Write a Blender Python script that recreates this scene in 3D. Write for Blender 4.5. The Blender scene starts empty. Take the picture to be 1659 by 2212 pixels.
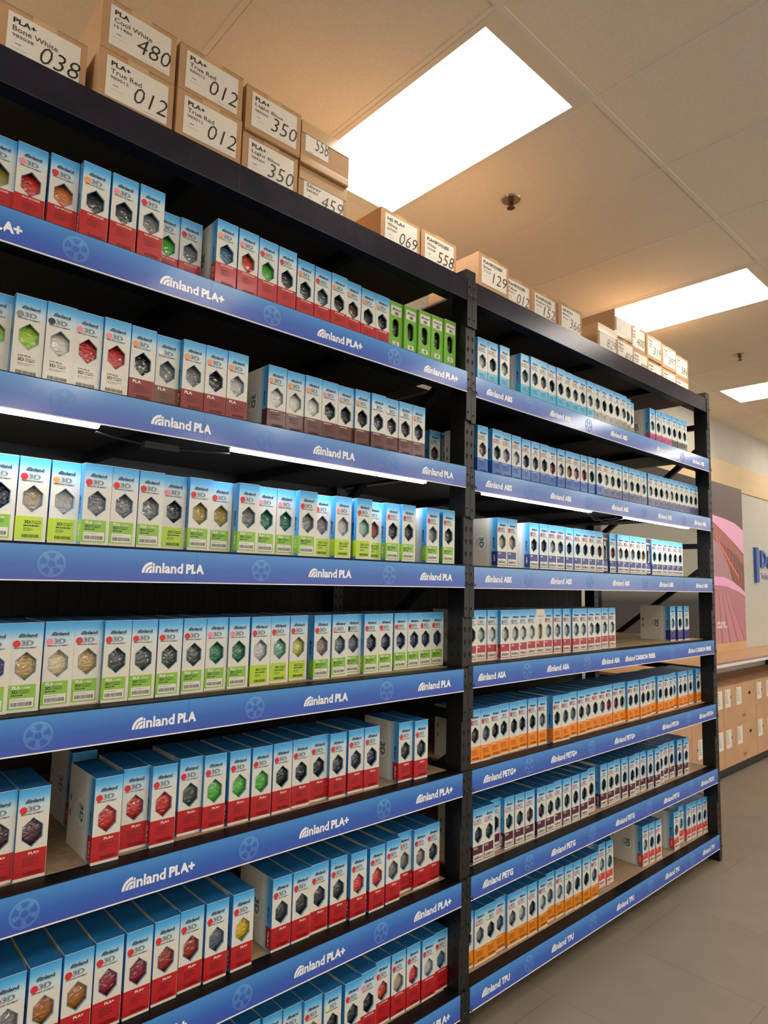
import bpy, math, random
from mathutils import Matrix, Vector
random.seed(7)
scene = bpy.context.scene
C = scene.collection

# ------------------------------------------------------------------ camera
cam_data = bpy.data.cameras.new('camera')
cam_data.sensor_fit = 'AUTO'; cam_data.sensor_width = 36.0
cam_data.lens = 1406.98 / 2212.0 * 36.0
cam_data.clip_start = 0.05; cam_data.clip_end = 60
cam = bpy.data.objects.new('camera', cam_data); C.objects.link(cam)
Rr = (0.7382844475, -0.6740578435, 0.0241267096)
Ru = (-0.0886219970, -0.0614817956, 0.9941660477)
Rf = (0.6686420688, 0.7361154885, 0.1051274057)
cam.matrix_world = Matrix(((Rr[0], Ru[0], -Rf[0], 0.0), (Rr[1], Ru[1], -Rf[1], -1.74), (Rr[2], Ru[2], -Rf[2], 1.716), (0, 0, 0, 1)))
scene.camera = cam

# ------------------------------------------------------------------ view, world, light levels
scene.view_settings.view_transform = 'Standard'
scene.view_settings.look = 'None'
scene.view_settings.exposure = 0.4
scene.view_settings.gamma = 1.0
scene.view_settings.use_curve_mapping = False
PANEL_STRENGTH = 8.0
PANEL_COLOR = (1.0, 0.92, 0.80)
LED_STRENGTH = 45.0
world = bpy.data.worlds.new('world'); scene.world = world; world.use_nodes = True
world.node_tree.nodes['Background'].inputs[0].default_value = (1.0, 0.94, 0.86, 1)
world.node_tree.nodes['Background'].inputs[1].default_value = 1.15
scene.cycles.max_bounces = 8
scene.cycles.diffuse_bounces = 5
scene.cycles.sample_clamp_indirect = 6.0

# ------------------------------------------------------------------ materials
def lin(h):
    if isinstance(h, str):
        h = h.lstrip('#'); c = [int(h[i:i+2], 16)/255 for i in (0, 2, 4)]
        return tuple(v/12.92 if v <= 0.04045 else ((v+0.055)/1.055)**2.4 for v in c)
    return tuple(h)
MATS = {}
def mat(name, color, rough=0.6, metal=0.0, emit=None, strength=0.0, coat=0.0, spec=0.5):
    if name in MATS: return MATS[name]
    m = bpy.data.materials.new(name); m.use_nodes = True
    b = m.node_tree.nodes['Principled BSDF']
    b.inputs['Base Color'].default_value = (*lin(color), 1)
    b.inputs['Roughness'].default_value = rough
    b.inputs['Metallic'].default_value = metal
    b.inputs['Coat Weight'].default_value = coat
    b.inputs['Coat Roughness'].default_value = 0.12
    b.inputs['Specular IOR Level'].default_value = spec
    if emit:
        b.inputs['Emission Color'].default_value = (*lin(emit), 1)
        b.inputs['Emission Strength'].default_value = strength
    MATS[name] = m
    return m
def nodes(m): return m.node_tree.nodes, m.node_tree.links, m.node_tree.nodes['Principled BSDF']
def ramp_axis(m, axis, stops, lo, hi, interp='LINEAR'):
    """base colour from the object's own coordinate along one axis (printed gradients)"""
    n, l, b = nodes(m)
    tc = n.new('ShaderNodeTexCoord'); sp = n.new('ShaderNodeSeparateXYZ'); mr = n.new('ShaderNodeMapRange'); cr = n.new('ShaderNodeValToRGB')
    l.new(tc.outputs['Object'], sp.inputs[0]); l.new(sp.outputs['XYZ'.index(axis)], mr.inputs[0])
    mr.inputs[1].default_value = lo; mr.inputs[2].default_value = hi
    cr.color_ramp.interpolation = interp
    e = cr.color_ramp.elements
    while len(e) < len(stops): e.new(0.5)
    for i, (p, c) in enumerate(stops): e[i].position = p; e[i].color = (*lin(c), 1)
    l.new(mr.outputs[0], cr.inputs[0]); l.new(cr.outputs[0], b.inputs['Base Color'])
    return m
def noise_color(m, c1, c2, scale, detail=4, bump=0.0, stretch=None, dist=0.01):
    n, l, b = nodes(m)
    tc = n.new('ShaderNodeTexCoord'); no = n.new('ShaderNodeTexNoise'); cr = n.new('ShaderNodeValToRGB')
    no.inputs['Scale'].default_value = scale; no.inputs['Detail'].default_value = detail
    if stretch:
        mp = n.new('ShaderNodeMapping'); mp.inputs['Scale'].default_value = stretch
        l.new(tc.outputs['Object'], mp.inputs[0]); l.new(mp.outputs[0], no.inputs[0])
    else: l.new(tc.outputs['Object'], no.inputs[0])
    cr.color_ramp.elements[0].position = 0.3; cr.color_ramp.elements[1].position = 0.7
    cr.color_ramp.elements[0].color = (*lin(c1), 1); cr.color_ramp.elements[1].color = (*lin(c2), 1)
    l.new(no.outputs[0], cr.inputs[0]); l.new(cr.outputs[0], b.inputs['Base Color'])
    if bump:
        bp = n.new('ShaderNodeBump'); bp.inputs['Strength'].default_value = bump; bp.inputs['Distance'].default_value = dist
        l.new(no.outputs[0], bp.inputs['Height']); l.new(bp.outputs[0], b.inputs['Normal'])
    return m

steel = mat('black_powder_coat', '#111012', 0.44)
beam_blue = noise_color(mat('dark_navy_steel', '#232334', 0.26, 0.3), '#1b1b29', '#282739', 9, 5)
beam_black = mat('black_beam', '#080808', 0.5, spec=0.2)
hole = mat('hole_dark', '#040405', 0.9)
bolt = mat('bolt_steel', '#4a4a4e', 0.35, 0.9)
deckm = noise_color(mat('particle_board', '#a98d70', 0.7), '#9c8163', '#b59877', 60, 6)
deck_under = mat('deck_underside_shade', '#4d4741', 0.6)  # board darkened underneath: shade below the shelves put into the colour
white_edge = mat('white_plastic_edge', '#f2f2f2', 0.4)
letter = mat('white_print', '#eef1f6', 0.35, coat=0.4)
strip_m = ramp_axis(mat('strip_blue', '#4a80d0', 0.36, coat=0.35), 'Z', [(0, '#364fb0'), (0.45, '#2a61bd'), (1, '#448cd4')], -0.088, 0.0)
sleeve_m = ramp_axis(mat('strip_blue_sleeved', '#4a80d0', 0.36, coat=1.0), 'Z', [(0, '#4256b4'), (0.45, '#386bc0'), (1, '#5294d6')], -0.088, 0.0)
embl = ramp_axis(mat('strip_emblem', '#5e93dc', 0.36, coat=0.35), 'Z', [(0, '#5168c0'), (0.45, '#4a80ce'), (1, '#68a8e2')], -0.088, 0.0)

# ------------------------------------------------------------------ mesh building
TEXT = {}
def text_shape(s, bold=0.0, res=2):
    key = (s, bold)
    if key in TEXT: return TEXT[key]
    cu = bpy.data.curves.new('text', 'FONT'); cu.body = s; cu.size = 1.0; cu.offset = bold; cu.resolution_u = res
    o = bpy.data.objects.new('text', cu); C.objects.link(o)
    dg = bpy.context.evaluated_depsgraph_get()
    me = bpy.data.meshes.new_from_object(o.evaluated_get(dg))
    v = [(p.co.x, p.co.y) for p in me.vertices]; f = [tuple(p.vertices) for p in me.polygons]
    bpy.data.objects.remove(o); bpy.data.curves.remove(cu); bpy.data.meshes.remove(me)
    x0 = min(p[0] for p in v); x1 = max(p[0] for p in v); y0 = min(p[1] for p in v); y1 = max(p[1] for p in v)
    v = [((x-x0)/(x1-x0), (y-y0)/(y1-y0)) for x, y in v]
    TEXT[key] = (v, f, (x1-x0)/(y1-y0))
    return TEXT[key]

class MB:
    def __init__(self): self.v = []; self.f = []; self.mi = []; self.mats = []; self.smooth = []
    def m(self, mt):
        if mt not in self.mats: self.mats.append(mt)
        return self.mats.index(mt)
    def add(self, vs, fs, mt, smooth=False):
        b = len(self.v); i = self.m(mt); self.v += [tuple(p) for p in vs]
        for f in fs: self.f.append(tuple(b+k for k in f)); self.mi.append(i); self.smooth.append(smooth)
        return self
    def box(self, x0, x1, y0, y1, z0, z1, mt):
        vs = [(x, y, z) for x in (x0, x1) for y in (y0, y1) for z in (z0, z1)]
        return self.add(vs, [(0, 1, 3, 2), (4, 6, 7, 5), (0, 4, 5, 1), (2, 3, 7, 6), (0, 2, 6, 4), (1, 5, 7, 3)], mt)
    def bar(self, a, b, w, d, mt, up=(0, 1, 0)):
        a = Vector(a); b = Vector(b); t = (b-a).normalized(); s = t.cross(Vector(up)).normalized(); u = s.cross(t).normalized()
        vs = [p + s*(i*w/2) + u*(j*d/2) for p in (a, b) for i in (-1, 1) for j in (-1, 1)]
        return self.add(vs, [(0, 1, 3, 2), (4, 6, 7, 5), (0, 4, 5, 1), (2, 3, 7, 6), (0, 2, 6, 4), (1, 5, 7, 3)], mt)
    def plane(self, pts2, O, ex, ey, faces, mt):
        O = Vector(O); ex = Vector(ex); ey = Vector(ey)
        return self.add([O + ex*p[0] + ey*p[1] for p in pts2], faces, mt)
    def poly(self, pts2, O, ex, ey, mt): return self.plane(pts2, O, ex, ey, [tuple(range(len(pts2)))], mt)
    def rect(self, x0, x1, y0, y1, O, ex, ey, mt): return self.poly([(x0, y0), (x1, y0), (x1, y1), (x0, y1)], O, ex, ey, mt)
    def disc(self, cx, cy, r, O, ex, ey, mt, n=20): return self.poly([(cx+r*math.cos(2*math.pi*k/n), cy+r*math.sin(2*math.pi*k/n)) for k in range(n)], O, ex, ey, mt)
    def ring(self, cx, cy, r0, r1, O, ex, ey, mt, n=24, a0=0.0, a1=2*math.pi):
        p = []; f = []
        for k in range(n+1):
            a = a0+(a1-a0)*k/n
            p += [(cx+r0*math.cos(a), cy+r0*math.sin(a)), (cx+r1*math.cos(a), cy+r1*math.sin(a))]
        for k in range(n): f.append((2*k, 2*k+1, 2*k+3, 2*k+2))
        return self.plane(p, O, ex, ey, f, mt)
    def text(self, s, x0, y0, w, h, O, ex, ey, mt, bold=0.0, shear=0.0):
        v, f, asp = text_shape(s, bold)
        if w is None: w = h*asp
        self.plane([(x0+(p[0]+shear*p[1])*w, y0+p[1]*h) for p in v], O, ex, ey, f, mt)
        return w
    def cyl(self, c, axis, r, h, mt, n=24, smooth=True, caps=True, r2=None):
        """cylinder starting at c along axis"""
        c = Vector(c); ax = Vector(axis).normalized(); r2 = r if r2 is None else r2
        t = Vector((1, 0, 0)) if abs(ax.x) < 0.9 else Vector((0, 1, 0)); s = ax.cross(t).normalized(); u = ax.cross(s)
        vs = []
        for k in range(n):
            a = 2*math.pi*k/n; d = s*math.cos(a)+u*math.sin(a); vs += [c+d*r, c+ax*h+d*r2]
        self.add(vs, [(2*k, 2*((k+1) % n), 2*((k+1) % n)+1, 2*k+1) for k in range(n)], mt, smooth)
        if caps: self.add(vs, [tuple(2*k for k in range(n)), tuple(2*k+1 for k in range(n))], mt)
        return self
    def tube(self, pts, r, mt, n=8):
        pts = [Vector(p) for p in pts]; vs = []; N = len(pts)
        for i, p in enumerate(pts):
            t = (pts[min(i+1, N-1)]-pts[max(i-1, 0)]).normalized()
            q = Vector((0, 0, 1)) if abs(t.z) < 0.9 else Vector((1, 0, 0)); s = t.cross(q).normalized(); u = s.cross(t)
            vs += [p+(s*math.cos(2*math.pi*k/n)+u*math.sin(2*math.pi*k/n))*r for k in range(n)]
        fs = [(i*n+k, i*n+(k+1) % n, (i+1)*n+(k+1) % n, (i+1)*n+k) for i in range(N-1) for k in range(n)]
        return self.add(vs, fs, mt, True)
    def mesh(self, name):
        me = bpy.data.meshes.new(name); me.from_pydata(self.v, [], self.f)
        for mt in self.mats: me.materials.append(mt)
        me.polygons.foreach_set('material_index', self.mi); me.polygons.foreach_set('use_smooth', self.smooth)
        me.update(); return me
    def obj(self, name, parent=None):
        o = bpy.data.objects.new(name, self.mesh(name)); C.objects.link(o)
        if parent: o.parent = parent
        return o
def inst(name, me, parent, color=None):
    o = bpy.data.objects.new(name, me); C.objects.link(o); o.parent = parent
    if color: o.color = (*color, 1)
    return o
def tag(o, label=None, cat=None, group=None, kind=None):
    if label: o['label'] = label
    if cat: o['category'] = cat
    if group: o['group'] = group
    if kind: o['kind'] = kind
    return o
def thing(name, loc, label, cat, group=None, rz=0.0):
    o = bpy.data.objects.new(name, None); o.empty_display_size = 0.05; C.objects.link(o); o.location = loc; o.rotation_euler = (0, 0, rz)
    return tag(o, label, cat, group)
X, Y, Z = (1, 0, 0), (0, 1, 0), (0, 0, 1)

def logo(mb, x0, z0, w, h, O, ex, ey, mt, bold=0.035, word='inland'):
    """fan shaped mark followed by the word"""
    iw = w*0.24; ih = h*1.0
    for r0, r1 in ((0.74, 1.0), (0.42, 0.66), (0.0, 0.34)):
        p = []; f = []
        for k in range(9):
            a = math.pi/2 + (math.pi/2)*k/8
            p += [(x0+iw*(1+r0*math.cos(a)), z0+ih*r0*math.sin(a)), (x0+iw*(1+r1*math.cos(a)), z0+ih*r1*math.sin(a))]
        for k in range(8): f.append((2*k, 2*k+1, 2*k+3, 2*k+2))
        mb.plane(p, O, ex, ey, f, mt)
    mb.text(word, x0+iw*1.04, z0, w-iw*1.04, h*0.95, O, ex, ey, mt, bold)

# ------------------------------------------------------------------ the room
ZC = 3.616
def panel_box(name, x0, x1, y0, y1, z0, z1, m):
    return tag(MB().box(x0, x1, y0, y1, z0, z1, m).obj(name), kind='structure')
floor_m = mat('floor_tile', '#a3948a', 0.55)
def floor_nodes(m):
    n, l, b = nodes(m)
    tc = n.new('ShaderNodeTexCoord'); br = n.new('ShaderNodeTexBrick'); mp = n.new('ShaderNodeMapping'); no = n.new('ShaderNodeTexNoise'); mx = n.new('ShaderNodeMixRGB')
    mp.inputs['Rotation'].default_value = (0, 0, math.pi/2); mp.inputs['Location'].default_value = (0.53+1.22*6, -3.15+0.61*20, 0)
    mp.vector_type = 'POINT'
    l.new(tc.outputs['Object'], mp.inputs[0]); l.new(mp.outputs[0], br.inputs[0])
    br.inputs['Scale'].default_value = 1.0; br.inputs['Brick Width'].default_value = 1.22; br.inputs['Row Height'].default_value = 0.61
    br.inputs['Mortar Size'].default_value = 0.0022; br.offset = 0.5; br.inputs['Bias'].default_value = 0
    br.inputs['Color1'].default_value = (*lin('#786d5e'), 1); br.inputs['Color2'].default_value = (*lin('#7a6f60'), 1); br.inputs['Mortar'].default_value = (*lin('#665c50'), 1)
    no.inputs['Scale'].default_value = 5; no.inputs['Detail'].default_value = 6; l.new(tc.outputs['Object'], no.inputs[0])
    mx.blend_type = 'OVERLAY'; mx.inputs[0].default_value = 0.16
    l.new(br.outputs[0], mx.inputs[1]); l.new(no.outputs[0], mx.inputs[2]); l.new(mx.outputs[0], b.inputs['Base Color'])
floor_nodes(floor_m)
panel_box('floor', -5, 22, -9, 1.3, -0.1, 0.0, floor_m)
wall_m = noise_color(mat('wall_paint', '#c4c0b4', 0.8), '#c0bcb0', '#c8c4b8', 3, 3)
panel_box('wall_back', -5, 22, 1.095, 1.3, 0.0, ZC+0.1, wall_m)
panel_box('wall_left', -5.2, -5, -9, 1.3, 0.0, ZC+0.1, wall_m)
panel_box('wall_right', 22, 22.2, -9, 1.3, 0.0, ZC+0.1, wall_m)
ceil_m = noise_color(mat('ceiling_tile', '#f2e6d2', 0.9), '#eee0ca', '#f6ebd8', 160, 3, bump=0.15, dist=0.002)
grid_m = mat('ceiling_grid_paint', '#f0e6d8', 0.6)
seam_m = mat('tile_seam_shadow', '#a08a6c', 0.9)  # shadow of the tile reveal, drawn as a thin darker line
panel_xs = [-3.008 + 2.44*k for k in range(11)]
panel_ys = [0.095, -2.345, -4.785, -7.225]
# tiles: a slab with openings where the light panels sit
cb = MB()
xs = [2.176 - 0.61*k for k in range(12)][::-1] + [2.176 + 0.609*k for k in range(1, 34)]
xs[0] = -5; xs[-1] = 22
ys = [-9.0, -7.835, -6.615, -5.395, -4.175, -2.955, -1.735, -0.515, 0.705, 1.3]
def is_light(xa, xb, ya, yb):
    return any(xa < px < xb for px in panel_xs) and any(ya < py < yb for py in panel_ys + ([-1.125] if xa < panel_xs[3] < xb else []))
for i in range(len(xs)-1):
    for j in range(len(ys)-1):
        if not is_light(xs[i], xs[i+1], ys[j], ys[j+1]):
            cb.box(xs[i], xs[i+1], ys[j], ys[j+1], ZC, ZC+0.02, ceil_m)
cb.box(-5, 22, -9, 1.3, ZC+0.09, ZC+0.12, ceil_m)
tag(cb.obj('ceiling'), kind='structure')
gb = MB()
for x in xs[1:-1]:
    gb.box(x-0.011, x+0.011, -9, 1.095, ZC-0.003, ZC+0.001, grid_m)
    for s in (1,): gb.box(x+s*0.0125-0.0015, x+s*0.0125+0.0015, -9, 1.095, ZC-0.0006, ZC+0.001, seam_m)
for y in ys[1:-1]:
    gb.box(-5, 22, y-0.011, y+0.011, ZC-0.0034, ZC+0.001, grid_m)
    for s in (1,): gb.box(-5, 22, y+s*0.0125-0.0015, y+s*0.0125+0.0015, ZC-0.0007, ZC+0.001, seam_m)
tag(gb.obj('trim_1'), kind='structure')
# tan band along the back wall right of the rack
band_m = noise_color(mat('band_laminate', '#cfb489', 0.55), '#ccb085', '#d2b88e', 2, 3, stretch=(0.4, 1, 4))
bb = MB()
x = 4.9
while x < 22:
    bb.box(x, min(x+1.098, 22), 1.06, 1.095, 2.852, 3.156, band_m); x += 1.1
tag(bb.obj('trim_2'), kind='structure')

# ------------------------------------------------------------------ ceiling lights and sprinklers
frame_m = mat('light_frame', '#e9dfcc', 0.5)
diff_m = mat('light_diffuser', '#ffffff', 0.5, emit=PANEL_COLOR, strength=PANEL_STRENGTH)
def make_panel():
    f = MB(); w, d = 0.297, 0.598; wi, di = 0.272, 0.53
    for (a, b_, c_, e) in ((-w, -wi, -d, d), (wi, w, -d, d), (-wi, wi, -d, -di), (-wi, wi, di, d)):
        f.box(a, b_, c_, e, -0.006, 0.05, frame_m)
    g = MB(); g.box(-wi, wi, -di, di, -0.004, 0.04, diff_m)
    return f.mesh('frame'), g.mesh('diffuser')
pf, pd = make_panel()
vis = {(2, 0): 'large white ceiling light panel directly above the left end of the rack',
       (3, 0): 'white ceiling light panel above the right part of the rack, second nearest',
       (4, 0): 'small distant white ceiling light panel near the back wall past the rack'}
for i, px in enumerate(panel_xs):
    for j, py in enumerate(panel_ys + ([-1.125] if i == 3 else [])):  # one more unseen panel added to bring glare onto the right beam
        lab = vis.get((i, j), 'ceiling light panel over the open aisle outside the photo')
        t = thing('ceiling_light', (px, py, ZC), lab, 'ceiling light', 'ceiling light panels' if (i, j) in vis else 'ceiling light panels over the aisle')
        inst('frame', pf, t); inst('diffuser', pd, t)
chrome = mat('sprinkler_chrome', '#b9ae9f', 0.25, 0.9)
brass = mat('sprinkler_brass', '#6e553c', 0.35, 0.8)
sp_parts = (MB().cyl((0, 0, -0.008), Z, 0.045, 0.008, chrome, 28, r2=0.05).mesh('escutcheon'),
            MB().cyl((0, 0, -0.026), Z, 0.014, 0.020, brass, 14).bar((-0.012, 0, -0.045), (-0.012, 0, -0.022), 0.005, 0.005, brass).bar((0.012, 0, -0.045), (0.012, 0, -0.022), 0.005, 0.005, brass).mesh('head'),
            MB().cyl((0, 0, -0.049), Z, 0.019, 0.004, brass, 16).mesh('deflector'))
for (sx, sy, lab) in ((2.49, 0.12, 'chrome fire sprinkler on the ceiling between the two nearest light panels'), (5.567, 0.131, 'small far fire sprinkler on the ceiling between the farther light panels')):
    t = thing('fire_sprinkler', (sx, sy, ZC), lab, 'sprinkler', 'ceiling sprinklers')
    for nme, me in zip(('escutcheon', 'head', 'deflector'), sp_parts): inst(nme, me, t)

# ------------------------------------------------------------------ the rack
rack = thing('shelving_rack', (2.058, 0.45, 0), 'long black steel shelving rack with blue sign strips, two bays wide', 'shelving rack')
def part(mb, name, label=None):
    o = mb.obj(name); o.parent = rack; o.matrix_parent_inverse = Matrix.Translation((-2.058, -0.45, 0))
    if label: o['label'] = label
    return o
LV = {'L1': 2.596, 'L2': 2.192, 'L3': 1.784, 'L4': 1.374, 'L5': 0.972, 'L6': 0.565, 'L7': 0.159,
      'R1': 2.586, 'R2': 2.185, 'R3': 1.782, 'R4': 1.381, 'R5': 0.973, 'R6': 0.569, 'R7': 0.164}
BAY = {'L': (-0.376, 2.027, 'left'), 'R': (2.089, 4.521, 'right')}
ORD = ['top', 'second', 'third', 'fourth', 'fifth', 'sixth', 'bottom']
POSTX = (-0.408, 2.058, 4.553)
def teardrop(mb, x, z, O):
    p = [(x+0.006*math.cos(a), z+0.006*math.sin(a)) for a in [math.pi*k/6 for k in range(7)]] + [(x-0.0033, z-0.013), (x, z-0.017), (x+0.0033, z-0.013)]
    mb.poly(p, O, X, Z, hole)
for px in POSTX:
    for y0, y1 in ((0.006, 0.086), (0.852, 0.932)):
        p = MB(); p.box(px-0.03, px+0.03, y0, y1, 0.0, 3.05, steel)
        z = 0.06
        while z < 3.04:
            for s in (-0.0145, 0.0145):
                teardrop(p, px+s, z, (0, y0-0.0004, 0))
            for k in (0.022, 0.058):
                for sx in (-0.0304, 0.0304):
                    p.poly([(0.0045*math.cos(a)+k+y0, z-0.004+0.008*math.sin(a)) for a in [math.pi*q/5 for q in range(10)]], (px+sx, 0, 0), Y, Z, hole)
            z += 0.0508
        part(p, 'upright_post')
    z = 0.2
    for zz in (0.36, 1.18, 2.0, 2.82):
        part(MB().bar((px, 0.086, zz), (px, 0.852, zz), 0.034, 0.034, steel, up=(0, 0, 1)), 'brace')
    for zz in (0.42, 1.24, 2.06):
        part(MB().bar((px, 0.855, zz), (px, 0.083, zz+0.595), 0.034, 0.034, steel, up=(1, 0, 0)), 'brace')
pin_pts = [(0.0, -0.006, 0.012), (0.004, -0.012, 0.006), (0.012, -0.016, -0.002), (0.022, -0.014, -0.006), (0.026, -0.011, 0.0), (0.02, -0.012, 0.007), (0.008, -0.012, 0.008), (0.0, -0.008, 0.002)]
def level(bay, zt, sign):
    x0, x1, side = BAY[bay]
    zb = zt-0.088; dk = 0.0065 if zt in (LV['L3'], LV['R3']) else 0.004
    b = MB(); b.box(x0, x1, 0.0, 0.056, zb+(-0.004 if not sign else 0.011 if zt in (LV['L2'], LV['R2']) else 0.0), zt+dk-0.0004, beam_blue if not sign else beam_black)
    if not sign: b.box(x0, x1, -0.0015, 0.0, zb-0.004, zb-0.001, white_edge if False else bolt)
    if not sign and bay == 'L': b.box(0.935, 0.937, -0.0006, 0.0, zb, zt, bolt)
    part(b, 'front_beam')
    part(MB().box(x0, x1, 0.896, 0.93, zb, zt, steel), 'rear_beam')
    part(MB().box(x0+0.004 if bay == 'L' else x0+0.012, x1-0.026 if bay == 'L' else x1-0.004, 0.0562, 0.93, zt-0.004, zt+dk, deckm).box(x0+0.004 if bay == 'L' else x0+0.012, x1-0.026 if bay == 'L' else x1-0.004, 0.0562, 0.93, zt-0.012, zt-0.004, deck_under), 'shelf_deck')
    for k in (0.22, 0.5, 0.78):
        xx = x0+(x1-x0)*k
        part(MB().box(xx-0.02, xx+0.02, 0.0565, 0.896, zt-0.05, zt-0.0125, steel), 'cross_bar')
    # connector plates bolted to the posts
    for xe, s in ((x0, -1), (x1, 1)):
        if abs(xe-2.058) < 0.1 or True:
            p = MB(); xa, xb = (xe, xe+s*0.030) if s > 0 else (xe-0.030, xe)
            p.box(xa, xb, -0.0025, 0.006, zt-0.205, zt+0.002, steel)
            for zz in (zt-0.03, zt-0.17):
                p.cyl(((xa+xb)/2, -0.0065, zz), Y, 0.004, 0.005, bolt, 10)
            pl = part(p, 'connector_plate')
            pin = (MB().tube([((xa+xb)/2+q[0]*0.6, q[1]+0.002, zt-0.075+q[2]) for q in pin_pts], 0.0016, bolt, 6)).obj('lock_pin', pl); pin['label'] = 'small bent wire safety clip'
for bay in 'LR':
    level(bay, 3.0, False)
    for i in range(1, 8): level(bay, LV[f'{bay}{i}'], True)

def emblem(mb, cx, cz, O):
    n = 5
    mb.ring(cx, cz, 0.0275, 0.033, O, X, Z, embl, 40)
    mb.ring(cx, cz, 0.0085, 0.0125, O, X, Z, embl, 24)
    for k in range(n):
        a = math.pi/2 + 2*math.pi*k/n + math.pi/n
        p = [(0.0125, -0.34), (0.0275, -0.24), (0.0275, 0.24), (0.0125, 0.34)]
        mb.poly([(cx+r*math.cos(a+d), cz+r*math.sin(a+d)) for r, d in p], O, X, Z, embl)
WORDS = {'L1': 'PLA+', 'L2': 'PLA', 'L3': 'PLA', 'L4': 'PLA', 'L5': 'PLA+', 'L6': 'PLA+', 'L7': 'PLA+',
         'R1': 'ABS', 'R2': 'ABS', 'R3': 'ABS', 'R4': 'ASA', 'R5': 'PETG+', 'R6': 'PETG', 'R7': 'TPU'}
WID = {'PLA': .181, 'PLA+': .2, 'ABS': .183, 'ASA': .185, 'PETG+': .218, 'PETG': .2, 'TPU': .18, 'CARBON FIBER': .35}
for bay in 'LR':
    for i in range(1, 8):
        k = f'{bay}{i}'; zt = LV[k]; x0, x1, side = BAY[bay]
        o = MB(); O = (0, -0.0046, 0)
        xa, xb = (x0, x1+0.001) if bay == 'L' else (x0-0.004, x1+0.004)
        seams = [0.13, 0.86] if bay == 'L' else ([3.318] if i == 4 else [3.26])
        cuts = [xa]+[s for s in seams if xa < s < xb]+[xb]
        for c0, c1 in zip(cuts[:-1], cuts[1:]):
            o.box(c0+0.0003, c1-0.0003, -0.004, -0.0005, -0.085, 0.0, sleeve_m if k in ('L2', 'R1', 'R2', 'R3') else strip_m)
        o.box(xa, xb, -0.005, -0.0005, -0.0882, -0.0852, white_edge)
        if bay == 'L': pos = [(-0.36, 'PLA+'), (0.153, 0), (0.703, 0), (1.252, 0), (1.769, 0)]; ems = [-0.1, 0.478, 1.073, 1.61]
        elif i == 4: pos = [(2.116, 0), (2.608, 0), (3.094, 0), (3.338, 'CARBON FIBER'), (4.126, 'CARBON FIBER')]; ems = [2.454, 2.956, 3.9]
        else: pos = [(2.156, 0), (2.638, 0), (3.214, 0), (3.755, 0), (4.262, 0)]; ems = [2.47, 2.99, 3.58, 4.114]
        for lx, wd in pos:
            wd = wd or WORDS[k]; wt = WID[wd]; iw = 0.117
            if wd == 'CARBON FIBER': iw = 0.105
            logo(o, lx, -0.062, iw, 0.030, O, X, Z, letter, 0.03)
            o.text(wd, lx+iw+0.009, -0.0615, wt-iw-0.009, 0.027, O, X, Z, letter, 0.05)
        for ex_ in ems: emblem(o, ex_, -0.046, O)
        ob = o.obj('sign_strip'); ob.location = (-2.058, -0.45, zt); ob.parent = rack
        ob['label'] = 'blue sign strip with white lettering'

# wire netting hung behind the middle shelves
nb = MB()
for k in range(64):
    x = -0.36 + k*0.076
    if x > 4.45: break
    nb.tube([(x+random.uniform(-.004, .004), 0.948, z) for z in (1.05, 1.4, 1.8)], 0.0016, steel, 5)
for z in (1.12, 1.36, 1.56, 1.78):
    nb.tube([(-0.38+0.038*k, 0.948+random.uniform(-.003, .003), z+0.012*math.sin(k*0.9)+random.uniform(-.006, .006)) for k in range(128) if -0.38+0.038*k < 4.47], 0.0022, steel, 5)
tag(nb.obj('wire_netting'), 'black wire netting hung at the back of the rack behind the fourth shelf', 'wire netting')

for xa, xb in ((-0.376, 2.03), (2.086, 4.52)):
    part(MB().box(xa, xb, 0.958, 0.966, 0.08, 2.88, mat('shade_sheet', '#2a2826', 0.85)), 'shade_sheet')  # dark sheets added to stand in for deep shade behind the bays
# LED bars under the third level
led_m = mat('led_diffuser', '#ffffff', 0.4, emit=(0.93, 0.97, 1.0), strength=LED_STRENGTH)
alu = mat('led_housing', '#cfd2d4', 0.35, 0.6)
for xa, xb, zz, lab in ((-0.30, 0.576, 2.103, 'lit white light bar under the left end of the second shelf, cut by photo edge'),
                        (0.962, 1.812, 2.103, 'lit white light bar under the second shelf, beside the middle post'),
                        (2.164, 3.04, 2.098, 'lit white light bar under second right bay shelf, just right of middle post'),
                        (3.40, 4.222, 2.098, 'lit white light bar under second right bay shelf, farthest right')):
    t = thing('light_bar', (xa, 0.02, zz+0.0085), lab, 'light bar', 'light bars under the second shelf')
    MB().box(0, xb-xa, -0.012, 0.012, -0.006, 0.0, alu).obj('housing', t)
    MB().box(0.004, xb-xa-0.004, -0.010, 0.010, -0.0135, -0.006, led_m).obj('diffuser', t)
cable = mat('cable_black', '#060606', 0.7)
cab = MB()
pts = [(3.03, 0.03, 2.088), (3.07, 0.03, 2.075), (3.10, 0.035, 2.058), (3.15, 0.03, 2.062), (3.19, 0.03, 2.052), (3.24, 0.04, 2.064), (3.30, 0.03, 2.07), (3.36, 0.03, 2.082), (3.405, 0.03, 2.09)]
cab.tube(pts, 0.003, cable, 8)
cab.tube([(p[0], p[1]+0.012, p[2]+0.012) for p in pts[1:-1]], 0.003, cable, 8)
tag(cab.obj('power_cable'), 'black power cable drooping between the two light bars of the right bay', 'cable')
cab = MB().tube([(0.57, 0.03, 2.09), (0.62, 0.03, 2.082), (0.70, 0.035, 2.078), (0.78, 0.03, 2.074), (0.86, 0.03, 2.081), (0.965, 0.03, 2.09)], 0.003, cable, 8)
cab.box(0.70, 0.80, 0.02, 0.05, 2.068, 2.086, cable)
tag(cab.obj('power_cable'), 'black power cable between the two light bars of the left bay', 'cable')

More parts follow.
